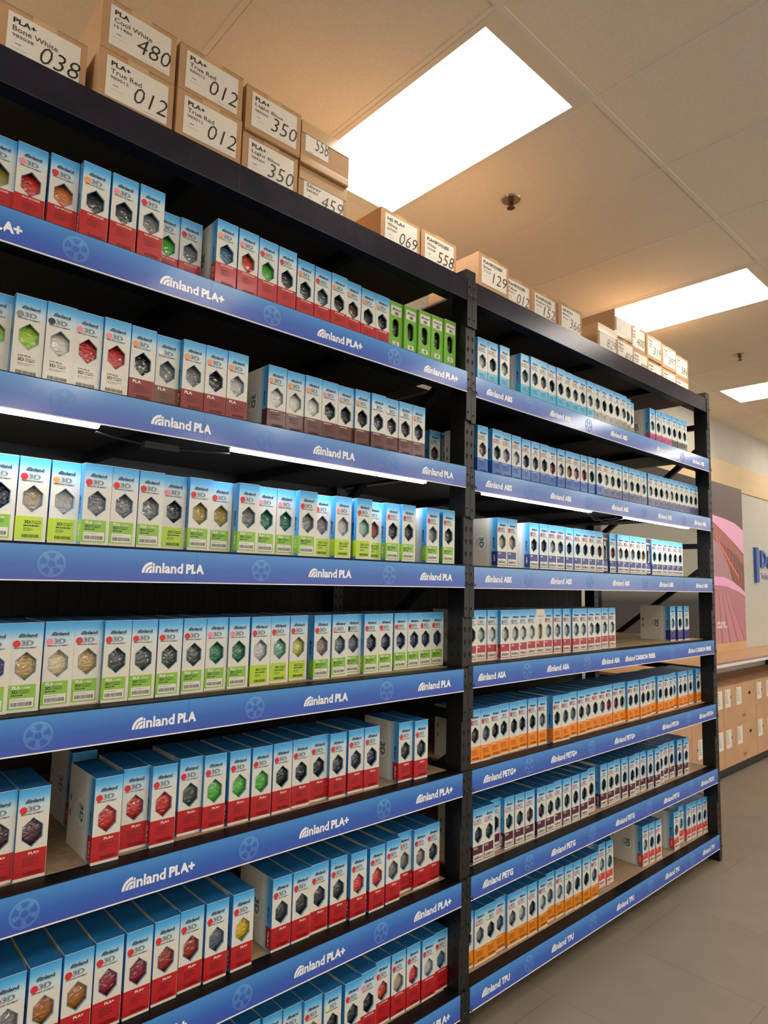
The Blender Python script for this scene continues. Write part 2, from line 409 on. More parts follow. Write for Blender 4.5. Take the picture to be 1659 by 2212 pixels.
# ------------------------------------------------------------------ filament boxes
W, D, H = 0.0708, 0.195, 0.214
paper = '#dad5c9'
cb_front = ramp_axis(mat('carton_front', paper, 0.42, coat=0.15), 'Z', [(0.0, paper), (0.66, paper), (0.80, '#c4dbe6'), (0.92, '#55b2ea'), (1.0, '#2f98de')], 0.0, H)
cb_side = ramp_axis(mat('carton_side', paper, 0.42, coat=0.15), 'Y', [(0.0, '#2c90d8'), (0.10, '#429fdc'), (0.26, '#dfe3e0'), (0.36, paper), (1.0, paper)], -D/2, D/2)
cb_top = mat('carton_top', '#2779bd', 0.4, coat=0.15)
cb_plain = mat('carton_plain', paper, 0.5)
cb_green = mat('carton_green', '#6fae35', 0.5)
cb_black = mat('carton_black', '#2b2b2c', 0.45)
ink = mat('ink_dark', '#1d3346', 0.5)
ink_soft = mat('ink_soft', '#5d6f7c', 0.5)
inkb = mat('ink_black', '#20231f', 0.5)
metal_ink = ramp_axis(mat('ink_silver', '#9aa4a8', 0.4), 'Z', [(0, '#a9b2b4'), (0.5, '#6d7b84'), (1, '#93a4ac')], 0.157, 0.173)
wht = mat('label_white', '#e0ddd3', 0.5)
rim = mat('window_rim', '#7db0d0', 0.4)
fl_m = mat('spool_flange', '#141414', 0.4)
fil = mat('filament', '#888888', 0.32, coat=0.9)
def filament_nodes(m):
    n, l, b = nodes(m)
    oi = n.new('ShaderNodeObjectInfo'); tc = n.new('ShaderNodeTexCoord')
    l.new(oi.outputs['Color'], b.inputs['Base Color'])
    wv = n.new('ShaderNodeTexWave'); wv.inputs['Scale'].default_value = 180; wv.bands_direction = 'X'; l.new(tc.outputs['Object'], wv.inputs[0])
    b2 = n.new('ShaderNodeBump'); b2.inputs['Strength'].default_value = 0.25; b2.inputs['Distance'].default_value = 0.002
    l.new(wv.outputs[0], b2.inputs['Height']); l.new(b2.outputs[0], b.inputs['Normal'])
    b.inputs['Coat Roughness'].default_value = 0.10; b.inputs['Coat IOR'].default_value = 1.65
filament_nodes(fil)
dot_m = mat('sticker', '#888888', 0.45)
nn, ll, bs = nodes(dot_m); oi = nn.new('ShaderNodeObjectInfo'); ll.new(oi.outputs['Color'], bs.inputs['Base Color'])

FO = (0, -D/2-0.0004, 0)           # front print plane
SO = (-W/2-0.0004, 0, 0)           # left side print plane, reading from the front edge backwards
zc = 0.1095
HEX = [(0, zc+0.034), (0.0225, zc+0.0145), (0.0225, zc-0.0145), (0, zc-0.034), (-0.0225, zc-0.0145), (-0.0225, zc+0.0145)]
OVAL = [(0.017*math.sin(a), 0.095+0.021*(1 if math.cos(a) >= 0 else -1)*(1 if abs(math.cos(a)) > 1e-6 else 0)+0.017*math.cos(a)) for a in [2*math.pi*k/16 for k in range(16)]]
OVAL = [(0.017*math.sin(a), zc+(0.020 if k in (14, 15, 0, 1, 2) or (k in (3, 4, 12, 13)) else -0.020)+0.017*math.cos(a)) for k, a in [(k, 2*math.pi*k/16) for k in range(16)]]
def carton_shell(front, side, top, window, rim_mat, printed=True, H=H):
    mb = MB(); w = W/2; d = D/2; n = len(window)
    top_i = max(range(n), key=lambda i: window[i][1]); win = window[top_i:]+window[:top_i]    # clockwise from the top
    bot_i = min(range(n), key=lambda i: win[i][1])
    right = win[:bot_i+1]; left = win[bot_i:]+[win[0]]
    O = (0, -d, 0)
    mb.poly([(0, H)]+right+[(0, 0), (w, 0), (w, H)], O, X, Z, front)
    mb.poly([(0, 0)]+left+[(0, H), (-w, H), (-w, 0)], O, X, Z, front)
    # window edge folded into the box, with a printed rim
    for i in range(n):
        a, b = win[i], win[(i+1) % n]
        mb.add([(a[0], -d, a[1]), (b[0], -d, b[1]), (b[0], -d+0.006, b[1]), (a[0], -d+0.006, a[1])], [(0, 1, 2, 3)], rim_mat)
        ca, cb_ = [(p[0]*1.055, zc+(p[1]-zc)*1.04) for p in (a, b)]
        mb.plane([a, b, cb_, ca], FO, X, Z, [(0, 1, 2, 3)], rim_mat)
    mb.add([(-w, -d, 0), (-w, d, 0), (-w, d, H), (-w, -d, H)], [(0, 1, 2, 3)], side)
    mb.add([(w, -d, 0), (w, d, 0), (w, d, H), (w, -d, H)], [(0, 1, 2, 3)], side)
    mb.add([(-w, d, 0), (w, d, 0), (w, d, H), (-w, d, H)], [(0, 1, 2, 3)], cb_plain)
    mb.add([(-w, -d, H), (w, -d, H), (w, d, H), (-w, d, H)], [(0, 1, 2, 3)], top)
    mb.add([(-w, -d, 0), (w, -d, 0), (w, d, 0), (-w, d, 0)], [(0, 1, 2, 3)], cb_plain)
    # worn white fold line along the top edges
    mb.box(-w, w, -d-0.0003, -d+0.0008, H-0.0005, H+0.0004, cb_plain)
    mb.box(-w-0.0003, -w+0.0009, -d, d, H-0.0005, H+0.0004, cb_plain)
    return mb
def side_print(mb):
    # the side shows a round mark with the words turned a quarter turn, tops towards the front edge
    E1 = (0, 0, -1); E2 = (0, -1, 0)
    mb.disc(0, 0.107, 0.0385, (-W/2-0.0002, 0, 0), (0, 1, 0), Z, wht, 36)
    for zq in (0.078, 0.118): mb.rect(0.076, 0.084, zq, zq+0.018, SO, (0, 1, 0), Z, ink_soft)
    mb.ring(0, 0.107, 0.0385, 0.0393, SO, (0, 1, 0), Z, ink_soft, 40)
    mb.text('3D', -0.131, -0.003, 0.048, 0.026, SO, E1, E2, ink_soft, 0.05)
    mb.text('PRINTING', -0.127, -0.0125, 0.040, 0.0072, SO, E1, E2, ink_soft, 0.02)
    mb.text('FILAMENT', -0.127, -0.0235, 0.040, 0.0072, SO, E1, E2, ink_soft, 0.02)
    logo(mb, -0.129, 0.0735, 0.046, 0.0105, SO, E1, E2, ink, 0.02)
def std_carton():
    mb = carton_shell(cb_front, cb_side, cb_top, HEX, rim)
    logo(mb, -0.0205, 0.1787, 0.0415, 0.0098, FO, X, Z, ink, 0.04)
    mb.rect(-0.012, 0.021, 0.1764, 0.1769, FO, X, Z, ink_soft)
    mb.text('3D', -0.0140, 0.1572, 0.0285, 0.0150, FO, X, Z, metal_ink, 0.06)
    mb.text('PRINTING FILAMENT', -0.0285, 0.1517, 0.050, 0.0036, FO, X, Z, ink, 0.03)
    side_print(mb)
    return mb.mesh('carton')
def barcode(mb, x0, x1, z0, z1, m, seed=3):
    r = random.Random(seed); x = x0
    while x < x1-0.0008:
        w = r.choice((0.0005, 0.0008, 0.0013)); mb.rect(x, min(x+w, x1), z0, z1, (FO[0], FO[1]-0.0006, 0), X, Z, m); x += w+r.choice((0.0005, 0.0008, 0.0012))
def lines(mb, x0, x1, zs, m, seed=1, h=0.0016):
    r = random.Random(seed)
    for z in zs:
        x = x0; xe = x0+(x1-x0)*r.uniform(0.55, 1.0)
        while x < xe:
            w = r.uniform(0.003, 0.008); mb.rect(x, min(x+w, xe), z, z+h, (FO[0], FO[1]-0.0006, 0), X, Z, m); x += w+0.0012
KIND = {  # colour, style, title, words for the label text
 'SR': ('#b3121c', 'text', 'PLA+ SPOOLESS', 0.36), 'RD': ('#b3121c', 'text', 'PLA+', 0.325), 'DR': ('#84221f', 'text', 'PLA', 0.305), 'BR': ('#7a4a34', 'text', 'PLA', 0.30),
 'MR': ('#59211f', 'tiny', 'PLA', 0.32), 'G': ('#84ba30', 'green', 'PLA', 0.305), 'LM': ('#b0cf1e', 'lime', '', 0.30), 'W': (paper, 'plain', 'LW-PLA', 0.30),
 'CY': ('#3fb0d8', 'tiny', '', 0.31), 'GY': ('#8d8b86', 'tiny', '', 0.30), 'MG': ('#b0487c', 'tiny', '', 0.29), 'BK': ('#32383a', 'tiny', '', 0.29), 'BL': ('#1f5fb4', 'tiny', '', 0.33), 'NG': ('#555f8c', 'tiny', '', 0.31),
 'NV': ('#25397f', 'code', 'ABS', 0.31), 'AS': ('#a8182c', 'code', 'ASA', 0.31), 'ID': ('#33307c', 'tiny', '', 0.31), 'OR': ('#f08a1c', 'tiny', '', 0.30), 'PU': ('#4e1537', 'code', 'PETG', 0.315), 'CO': ('#cf4a3e', 'code', 'TPU', 0.32), 'OT': ('#dd8416', 'tiny', '', 0.30),
 'GB': ('#e9e6da', None, '', 0), 'BB': ('#2b4a9a', 'code', 'ABS', 0.30), 'WB': ('#a8182c', 'code', 'ASA', 0.31)}
COLNAME = {'SR': 'red', 'RD': 'red', 'DR': 'dark red', 'BR': 'brown', 'MR': 'maroon', 'G': 'green', 'LM': 'lime', 'W': 'plain white', 'CY': 'cyan', 'GY': 'grey', 'MG': 'magenta', 'BK': 'black', 'BL': 'blue', 'NG': 'slate blue',
           'NV': 'navy', 'AS': 'red', 'ID': 'indigo', 'OR': 'orange', 'PU': 'purple', 'CO': 'coral', 'OT': 'amber', 'GB': 'green', 'BB': 'blue', 'WB': 'red'}
def label_mesh(kind):
    col, style, title, top = KIND[kind]
    base = mat('label_'+kind.lower(), col, 0.38, coat=0.35)
    dark = mat('label_ink_'+kind.lower(), tuple(c*0.22 for c in lin(col)) if kind not in ('W',) else lin('#3b3b3b'), 0.5)
    mb = MB(); w = W/2; zt = top*H; zb = 0.0075
    xr = w if style in ('text', 'tiny') else w-0.008
    PO = (FO[0], FO[1]-0.0002, 0); TO = (FO[0], FO[1]-0.0006, 0)
    mb.rect(-w-0.0006, xr-0.0008, zb, zt, PO, X, Z, base)
    if kind != 'W':
        mb.rect(D/2-0.03, D/2+0.0006, zb, zt, (-w-0.0007, 0, 0), (0, -1, 0), Z, base)
        if title and style != 'tiny':
            tt = title if len(title) < 6 else 'PLA+'
            mb.text(tt, -zt+0.014, D/2-0.02, zt-0.028 if len(tt) > 3 else (zt-0.028)*0.75, 0.009, (-w-0.0011, 0, 0), (0, 0, -1), (0, -1, 0), wht, 0.03)
    if style == 'text':
        if len(title) > 5: mb.text(title, -0.018, zt-0.0085, 0.042, 0.0048, TO, X, Z, wht, 0.03)
        elif title == 'PLA+': mb.text(title, -0.006, zt-0.0115, 0.024, 0.0062, TO, X, Z, wht, 0.04)
        else: mb.text(title, -0.026, zt-0.013, 0.024, 0.0085, TO, X, Z, wht, 0.04)
        lines(mb, -0.018, 0.022, [zt-0.02-0.0042*k for k in range(5)], dark, 4)
        barcode(mb, -0.014, 0.026, zb+0.004, zb+0.0115, dark, 5)
    elif style == 'tiny':
        lines(mb, -0.026, 0.024, [zt-0.007], wht, 8, 0.0022)
        lines(mb, -0.022, 0.026, [zt-0.016, zt-0.021, zt-0.026, zt-0.032], dark, 9, 0.0022)
        barcode(mb, -0.016, 0.026, zb+0.005, zb+0.013, dark, 5)
    elif style == 'green':
        mb.text('PLA', -0.026, zt-0.0105, 0.018, 0.0078, TO, X, Z, wht, 0.05)
        mb.text('1.75MM', -0.004, zt-0.0100, 0.018, 0.0045, TO, X, Z, wht, 0.01)
        mb.text('3D', -0.027, zt-0.0205, 0.014, 0.0078, TO, X, Z, inkb, 0.03)
        mb.text('PRINTING', -0.011, zt-0.0158, 0.024, 0.0033, TO, X, Z, inkb, 0.01)
        mb.text('FILAMENT', -0.011, zt-0.0206, 0.024, 0.0033, TO, X, Z, inkb, 0.01)
        lines(mb, -0.027, 0.0, [zt-0.026], inkb, 2, 0.0024)
        mb.rect(-0.029, xr-0.004, zb+0.003, zb+0.026, (0, FO[1]-0.0004, 0), X, Z, wht)
        barcode(mb, -0.026, xr-0.007, zb+0.007, zb+0.0165, inkb, 6); lines(mb, -0.026, xr-0.008, [zb+0.021], ink_soft, 3, 0.001)
    elif style == 'lime':
        mb.text('3D', -0.016, zt-0.018, 0.015, 0.0082, TO, X, Z, inkb, 0.03)
        mb.text('PRINTING', 0.001, zt-0.0132, 0.022, 0.0035, TO, X, Z, inkb, 0.01)
        mb.text('FILAMENT', 0.001, zt-0.0182, 0.022, 0.0035, TO, X, Z, inkb, 0.01)
        lines(mb, -0.017, 0.02, [zt-0.0245], inkb, 2, 0.003); lines(mb, -0.017, 0.01, [zt-0.030, zt-0.033, zt-0.036], inkb, 3, 0.0012)
        barcode(mb, -0.019, 0.02, zb+0.004, zb+0.012, inkb, 6)
    elif style == 'plain':
        mb.text('LW-PLA', -0.022, zt-0.008, 0.03, 0.0042, TO, X, Z, inkb, 0.03)
        mb.text('3D', -0.022, zt-0.020, 0.015, 0.0088, TO, X, Z, inkb, 0.03)
        mb.text('PRINTING', -0.004, zt-0.0148, 0.022, 0.0036, TO, X, Z, inkb, 0.01)
        mb.text('FILAMENT', -0.004, zt-0.0200, 0.022, 0.0036, TO, X, Z, inkb, 0.01)
        lines(mb, -0.022, 0.018, [zt-0.026, zt-0.03], ink_soft, 2, 0.0012)
        barcode(mb, -0.024, 0.022, zb+0.004, zb+0.013, inkb, 6)
    elif style == 'code':
        mb.text(title, -0.03, zt-0.0115, None, 0.0075, TO, X, Z, wht, 0.03)
        mb.rect(-0.033, xr-0.0035, zb+0.003, zb+0.0275, (0, FO[1]-0.0004, 0), X, Z, wht)
        barcode(mb, -0.028, xr-0.008, zb+0.008, zb+0.019, inkb, 7); lines(mb, -0.028, xr-0.008, [zb+0.0225], ink_soft, 3, 0.0012)
    return mb.mesh('label_panel')
def green_label():
    mb = MB(); PO = (FO[0], FO[1]-0.0002, 0)
    mb.rect(-0.027, 0.028, 0.158, 0.198, PO, X, Z, wht)
    logo(mb, -0.021, 0.180, 0.043, 0.0105, (FO[0], FO[1]-0.0006, 0), X, Z, ink, 0.02)
    barcode(mb, -0.008, 0.014, 0.162, 0.175, inkb, 3)
    return mb.mesh('label_panel')
def price_label():
    mb = MB(); mb.rect(-0.015, 0.019, 0.036, 0.054, (FO[0], FO[1]-0.0002, 0), X, Z, wht); barcode(mb, -0.006, 0.01, 0.040, 0.050, inkb, 4)
    return mb.mesh('price_label')
def spool_mesh(seed):
    r = random.Random(seed); mb = MB(); n = 60; hw = 0.0272; R0 = 0.0868
    # the wound filament in its shrunken bag: a crumpled front, a plain back
    nx = 9; na = 34; a0, a1 = math.radians(-48), math.radians(48); g = []
    for q in range(na+1):
        a = a0+(a1-a0)*q/na
        for k in range(nx+1):
            edge = k in (0, nx) or q in (0, na)
            rr = R0-(0 if edge else abs(r.gauss(0, 0.0009))); x = -hw+2*hw*k/nx+(0 if edge else r.uniform(-.0018, .0018)); b = a+(0 if edge else r.uniform(-.014, .014))
            g.append((x, -rr*math.cos(b), 0.104+rr*math.sin(b)))
    f = []
    for q in range(na):
        for k in range(nx):
            p = q*(nx+1)+k; c = (p, p+1, p+nx+2, p+nx+1)
            f += [(c[0], c[1], c[2]), (c[0], c[2], c[3])] if r.random() < .5 else [(c[0], c[1], c[3]), (c[1], c[2], c[3])]
    mb.add(g, f, fil)
    back = []; m = 44
    for q in range(m+1):
        a = a1+(2*math.pi-(a1-a0))*q/m
        back += [(-hw, -R0*math.cos(a), 0.104+R0*math.sin(a)), (hw, -R0*math.cos(a), 0.104+R0*math.sin(a))]
    mb.add(back, [(2*q, 2*q+1, 2*q+3, 2*q+2) for q in range(m)], fil, True)
    for s in (-1, 1):
        mb.cyl((s*hw-(0.0016 if s < 0 else 0), 0, 0.104), X, 0.095, 0.0016, fl_m, n, False)
    mb.cyl((-hw, 0, 0.104), X, 0.03, 2*hw, fl_m, 24, True, False)
    return mb.mesh('spool')
M_STD = std_carton()
def special(kind):
    if kind == 'GB': return carton_shell(cb_green, cb_green, cb_green, OVAL, cb_green).mesh('carton')
    if kind == 'BB':
        mb = carton_shell(cb_black, cb_black, cb_plain, OVAL, cb_plain)
        logo(mb, -0.02, 0.180, 0.044, 0.011, FO, X, Z, wht, 0.02); mb.disc(-0.002, 0.158, 0.011, FO, X, Z, wht); mb.disc(-0.002, 0.158, 0.006, (0, FO[1]-0.0003, 0), X, Z, ink_soft)
        return mb.mesh('carton')
    mb = carton_shell(cb_plain, cb_plain, cb_plain, OVAL, cb_plain)
    logo(mb, -0.02, 0.178, 0.044, 0.0095, FO, X, Z, mat('ink_gold', '#b59a6a', 0.4), 0.01); mb.text('7', -0.006, 0.150, 0.012, 0.016, FO, X, Z, ink_soft, 0.0)
    return mb.mesh('carton')
M_CART = {'GB': special('GB'), 'BB': special('BB'), 'WB': special('WB')}
M_LAB = {k: label_mesh(k) for k in KIND if k != 'GB'}; M_LAB['GB'] = green_label()
M_SPOOLS = [spool_mesh(q) for q in range(14)]; M_SPOOL = M_SPOOLS[0]; M_PRICE = price_label()
M_DOT = MB().disc(-0.0235, 0.1640, 0.0085, (0, FO[1]-0.0008, 0), X, Z, dot_m, 24).mesh('color_sticker')
COL = {'olive': '#8a7f2c', 'red': '#c02a24', 'orange': '#d0773a', 'charcoal': '#33353a', 'graphite': '#44464a', 'grey': '#77787a', 'green': '#4fae3a', 'steelblue': '#4b6f92', 'redorange': '#c8482c', 'slate': '#565d6c',
       'black': '#1b1b1e', 'brown': '#5c4334', 'lime': '#9cc83a', 'paper': '#d5d0c5', 'silver': '#b9b9b6', 'white': '#dcd9d0', 'navy': '#1c2440', 'beige': '#b3a08a', 'gold': '#a58f3c', 'darkgreen': '#1f6b45', 'taupe': '#8d7f76',
       'mint': '#8fb8a2', 'copper': '#a5573b', 'purple': '#5a4a96', 'tan': '#b79a63', 'cream': '#d3c39c', 'military': '#424b42', 'teal': '#6fa692', 'yellowgreen': '#b9b84e', 'plum': '#4c2436', 'bronze': '#a8692f', 'crimson': '#8c2238',
       'brick': '#9a3028', 'yellow': '#d4ab1e', 'coral': '#d2424a', 'mauve': '#84655f', 'lilac': '#a294a8', 'rose': '#8e3f4c', 'pink': '#c98086', 'maroon': '#6e2528'}
CNAME = {'steelblue': 'steel blue', 'redorange': 'red orange', 'darkgreen': 'dark green', 'military': 'military green', 'yellowgreen': 'yellow green', 'paper': 'paper covered'}
DOT = {'r': '#d8282a', 'p': '#f08d9c', 'o': '#f4955a', 'g': '#8a8d90', 'n': '#27333c', 'w': '#ece4e0', 'y': '#dbe08a'}
POS = ['first', 'second', 'third', 'fourth', 'fifth', 'sixth', 'seventh', 'eighth', 'ninth', 'tenth', 'eleventh', 'twelfth', '13th', '14th', '15th', '16th', '17th', '18th', '19th', '20th', '21st', '22nd', '23rd', '24th', '25th', '26th', '27th', '28th', '29th', '30th', '31st', '32nd', '33rd', '34th']
ROWS = {
  'L1': (2.5997, '0.270,0.070,SR,olive,g 0.341,0.059,SR,red,p 0.417,0.051,SR,orange,r 0.490,0.024,SR,charcoal,o 0.566,0.022,SR,graphite,p 0.642,0.019,SR,grey,r 0.730,0.107,SR,green,- 0.801,0.101,SR,grey,r 0.885,0.027,SR,steelblue,o 0.961,0.028,SR,redorange,p 1.038,0.033,SR,green,r 1.114,0.035,SR,charcoal,r 1.206,0.059,SR,charcoal,o 1.282,0.061,SR,slate,r 1.354,0.058,SR,black,o 1.428,0.067,SR,brown,o 1.508,0.074,SR,black,o 1.579,0.073,SR,black,o 1.655,0.078,GB,black,- 1.727,0.068,GB,black,- 1.798,0.058,GB,black,- 1.870,0.056,GB,black,- 1.941,0.048,GB,black,-'),
  'L2': (2.1956, '0.292,0.076,W,lime,g 0.363,0.046,W,lime,g 0.435,0.042,W,paper,n 0.506,0.047,W,red,p 0.578,0.039,W,red,p 0.653,0.043,DR,black,o 0.732,0.059,BR,grey,w 0.804,0.038,DR,grey,o 0.875,0.035,DR,black,o 0.947,0.033,DR,silver,o 1.104,0.051,MR,white,o 1.181,0.057,MR,white,o 1.253,0.053,MR,white,o 1.328,0.057,MR,black,p 1.404,0.062,MR,black,p 1.476,0.054,MR,black,o 1.550,0.048,MR,charcoal,w 1.626,0.057,MR,charcoal,w 1.697,0.054,MR,charcoal,w 1.770,0.054,MR,charcoal,p'),
  'L3': (1.79, '0.332,0.062,G,navy,r 0.406,0.062,LM,beige,r 0.481,0.062,LM,silver,o 0.553,0.035,G,grey,r 0.625,0.036,G,grey,r 0.700,0.040,G,grey,r 0.779,0.062,LM,black,p 0.851,0.044,G,gold,r 0.928,0.060,G,gold,r 1.003,0.025,G,grey,r 1.080,0.044,G,darkgreen,p 1.152,0.043,G,darkgreen,p 1.223,0.018,G,grey,r 1.312,0.057,LM,taupe,r 1.384,0.032,LM,silver,p 1.468,0.018,LM,mint,r 1.553,0.060,LM,copper,r 1.624,0.034,G,charcoal,r 1.696,0.023,G,charcoal,r 1.824,0.018,G,grey,r 1.916,0.018,G,charcoal,r'),
  'L4': (1.3783, '0.344,0.036,G,purple,r 0.415,0.043,G,tan,r 0.494,0.060,G,cream,p 0.566,0.063,G,tan,r 0.637,0.049,G,military,r 0.709,0.048,G,military,r 0.784,0.049,G,military,r 0.865,0.063,G,military,r 0.943,0.073,G,darkgreen,p 1.015,0.067,G,darkgreen,p 1.093,0.067,LM,silver,r 1.174,0.081,LM,teal,r 1.257,0.094,LM,yellowgreen,r 1.343,0.076,G,taupe,r 1.426,0.083,G,slate,p 1.502,0.100,G,slate,n 1.573,0.082,G,navy,r 1.648,0.086,G,navy,r 1.737,0.097,G,navy,r 1.812,0.099,G,navy,r 1.884,0.106,G,navy,r 1.955,0.108,G,navy,r'),
  'L5': (0.9759, '0.391,0.065,RD,plum,r 0.463,0.056,RD,plum,r 0.635,0.037,RD,red,r 0.721,0.072,RD,red,r 0.793,0.051,RD,red,r 0.885,0.079,RD,military,r 0.957,0.068,RD,green,r 1.038,0.065,RD,green,r 1.114,0.061,RD,green,r 1.192,0.064,RD,black,r 1.269,0.069,RD,black,r 1.347,0.078,RD,black,r 1.418,0.064,RD,charcoal,r 1.505,0.071,RD,charcoal,r 1.576,0.067,RD,navy,r 1.731,0.053,RD,charcoal,r 1.804,0.042,RD,charcoal,r 0.667,0.326,RD,red,r'),
  'L6': (0.5694, '0.430,0.023,RD,grey,r 0.508,0.023,RD,bronze,r 0.586,0.028,RD,bronze,r 0.663,0.034,RD,crimson,r 0.740,0.032,RD,crimson,r 0.818,0.037,RD,brick,r 0.895,0.045,RD,brick,r 0.971,0.040,RD,slate,r 1.056,0.040,RD,yellow,r 1.201,0.052,RD,charcoal,r 1.277,0.052,RD,charcoal,r 1.352,0.058,RD,charcoal,r 1.430,0.055,RD,charcoal,r 1.510,0.045,RD,coral,r 1.593,0.042,RD,coral,r 1.675,0.047,RD,grey,r 1.760,0.077,RD,grey,r 1.832,0.063,RD,taupe,r 1.906,0.067,RD,charcoal,r'),
  'L7': (0.1632, '0.969,0.075,SR,charcoal,r 1.044,0.070,SR,charcoal,r 1.119,0.075,SR,grey,r 1.194,0.068,SR,charcoal,r 1.265,0.062,SR,bronze,r 1.337,0.051,SR,bronze,r 1.411,0.043,SR,black,y 1.492,0.037,SR,charcoal,r 1.571,0.047,SR,black,p 1.653,0.065,SR,redorange,r 1.728,0.062,SR,beige,r 1.804,0.062,SR,coral,r 1.880,0.057,SR,silver,r 1.955,0.062,SR,steelblue,r'),
  'R1': (2.5898, '2.172,0.060,CY,silver,o 2.244,0.059,CY,black,o 2.322,0.052,CY,silver,o 2.475,0.048,CY,grey,o 2.546,0.041,CY,grey,o 2.618,0.042,CY,grey,o 2.695,0.044,CY,black,o 2.767,0.040,CY,charcoal,o 2.843,0.045,CY,grey,o 2.916,0.047,CY,grey,o 2.987,0.047,CY,grey,o 3.058,0.044,CY,silver,o 3.130,0.043,GY,grey,- 3.201,0.042,GY,black,- 3.272,0.042,GY,black,- 3.344,0.042,GY,charcoal,- 3.416,0.042,GY,silver,p 3.492,0.056,GY,grey,- 3.575,0.079,GY,black,- 3.798,0.054,MG,silver,- 3.869,0.050,MG,grey,p 3.941,0.048,MG,white,- 4.012,0.047,MG,black,p 4.083,0.045,BK,charcoal,- 4.155,0.043,BK,black,- 4.226,0.042,BK,grey,-'),
  'R2': (2.1894, '2.170,0.054,BL,mauve,o 2.268,0.050,BL,charcoal,o 2.344,0.057,BL,lilac,o 2.427,0.062,BL,white,o 2.521,0.074,BL,charcoal,o 2.595,0.073,BL,slate,w 2.671,0.073,BL,charcoal,o 2.756,0.082,BL,rose,w 2.827,0.078,BL,silver,o 2.899,0.075,BL,gold,o 2.970,0.078,BL,pink,o 3.041,0.075,BL,red,o 3.113,0.071,BL,black,o 3.184,0.064,BL,charcoal,o 3.256,0.066,NG,white,o 3.327,0.067,NG,grey,- 3.398,0.069,NG,charcoal,w 3.481,0.071,NG,silver,- 3.561,0.073,NG,grey,o 3.636,0.074,NG,black,w 3.715,0.076,NG,silver,- 3.802,0.075,NG,white,o 3.873,0.075,NG,charcoal,- 3.944,0.074,NG,black,w 4.016,0.074,NG,silver,- 4.087,0.073,NG,white,w 4.159,0.073,NG,charcoal,o 4.230,0.072,NG,black,- 4.301,0.071,NG,grey,w 4.373,0.071,NG,charcoal,- 4.444,0.070,NG,black,- 2.099,0.275,BL,plum,o 2.180,0.275,BL,charcoal,o'),
  'R3': (1.7888, '2.266,0.018,NV,beige,r 2.338,0.018,NV,beige,r 2.539,0.042,NV,black,r 2.615,0.039,NV,charcoal,r 2.686,0.037,NV,silver,r 2.757,0.039,NV,slate,r 2.850,0.048,NV,black,r 2.921,0.043,NV,black,r 2.994,0.043,NV,black,r 3.065,0.044,NV,black,r 3.141,0.046,NV,brown,p 3.232,0.066,BB,silver,- 3.304,0.059,NV,red,g 3.375,0.051,NV,silver,p 3.450,0.056,NV,maroon,r 3.521,0.054,NV,silver,r 3.592,0.054,NV,black,p 3.664,0.062,NV,orange,p 3.736,0.068,BB,steelblue,- 3.807,0.062,NV,darkgreen,r 3.878,0.062,NV,black,p 3.950,0.062,NV,brown,r 4.021,0.062,NV,charcoal,r 4.093,0.062,NV,charcoal,p 4.164,0.062,NV,charcoal,p'),
  'R4': (1.3851, '2.120,0.063,AS,charcoal,r 2.192,0.071,AS,silver,p 2.263,0.067,AS,white,g 2.334,0.050,AS,silver,g 2.406,0.050,AS,silver,g 2.477,0.058,AS,white,g 2.561,0.070,AS,white,g 2.632,0.072,WB,silver,- 2.703,0.073,AS,silver,r 2.775,0.069,AS,silver,r 2.846,0.062,AS,silver,r 2.918,0.053,AS,silver,r 2.989,0.055,AS,silver,r 3.060,0.052,AS,white,r 3.132,0.058,AS,charcoal,r 3.235,0.074,AS,silver,r 3.308,0.071,AS,white,r 4.112,0.096,ID,white,- 4.197,0.087,ID,black,- 4.292,0.086,ID,silver,-'),
  'R5': (0.9771, '2.131,0.050,OR,plum,r 2.202,0.049,OR,slate,r 2.274,0.056,OR,black,r 2.345,0.065,OR,black,- 2.416,0.063,OR,black,r 2.488,0.070,OR,black,r 2.561,0.066,OR,black,r 2.635,0.063,OR,grey,r 2.729,0.044,OR,black,r 2.800,0.043,OR,slate,r 2.891,0.058,OR,grey,r 2.962,0.054,OR,charcoal,r 3.041,0.063,OR,grey,r 3.120,0.068,OR,black,r 3.191,0.068,OR,grey,r 3.266,0.073,OR,red,r 3.351,0.077,OR,brick,r 3.423,0.080,OR,black,r 3.495,0.067,OR,charcoal,r 3.566,0.071,OR,black,r 3.638,0.065,OR,black,p 3.716,0.073,OR,black,r 3.797,0.084,OR,silver,- 3.870,0.072,OR,black,p 3.942,0.070,OR,black,p 4.017,0.074,OR,black,- 4.094,0.091,OR,black,- 4.166,0.080,OR,black,w 4.238,0.083,OR,charcoal,w 4.334,0.088,OR,charcoal,w 4.444,0.084,OR,black,r'),
  'R6': (0.5732, '2.167,0.057,PU,charcoal,p 2.238,0.057,PU,charcoal,p 2.322,0.090,PU,black,- 2.393,0.070,PU,charcoal,p 2.465,0.066,PU,military,p 2.536,0.063,PU,brown,p 2.622,0.060,PU,plum,p 2.693,0.058,PU,charcoal,p 2.767,0.067,PU,military,p 2.839,0.062,PU,charcoal,p 2.920,0.064,PU,black,p 3.002,0.065,PU,black,p 3.100,0.084,PU,black,- 3.218,0.080,PU,black,- 3.290,0.077,PU,black,p 3.361,0.083,PU,military,- 3.433,0.076,PU,black,- 3.504,0.068,PU,black,p 3.575,0.080,PU,black,- 3.647,0.077,PU,black,p 3.718,0.068,PU,black,- 3.790,0.059,PU,black,- 3.875,0.079,PU,black,- 3.958,0.088,PU,black,p 4.033,0.086,PU,black,p 4.118,0.074,PU,black,r 4.190,0.065,PU,black,r'),
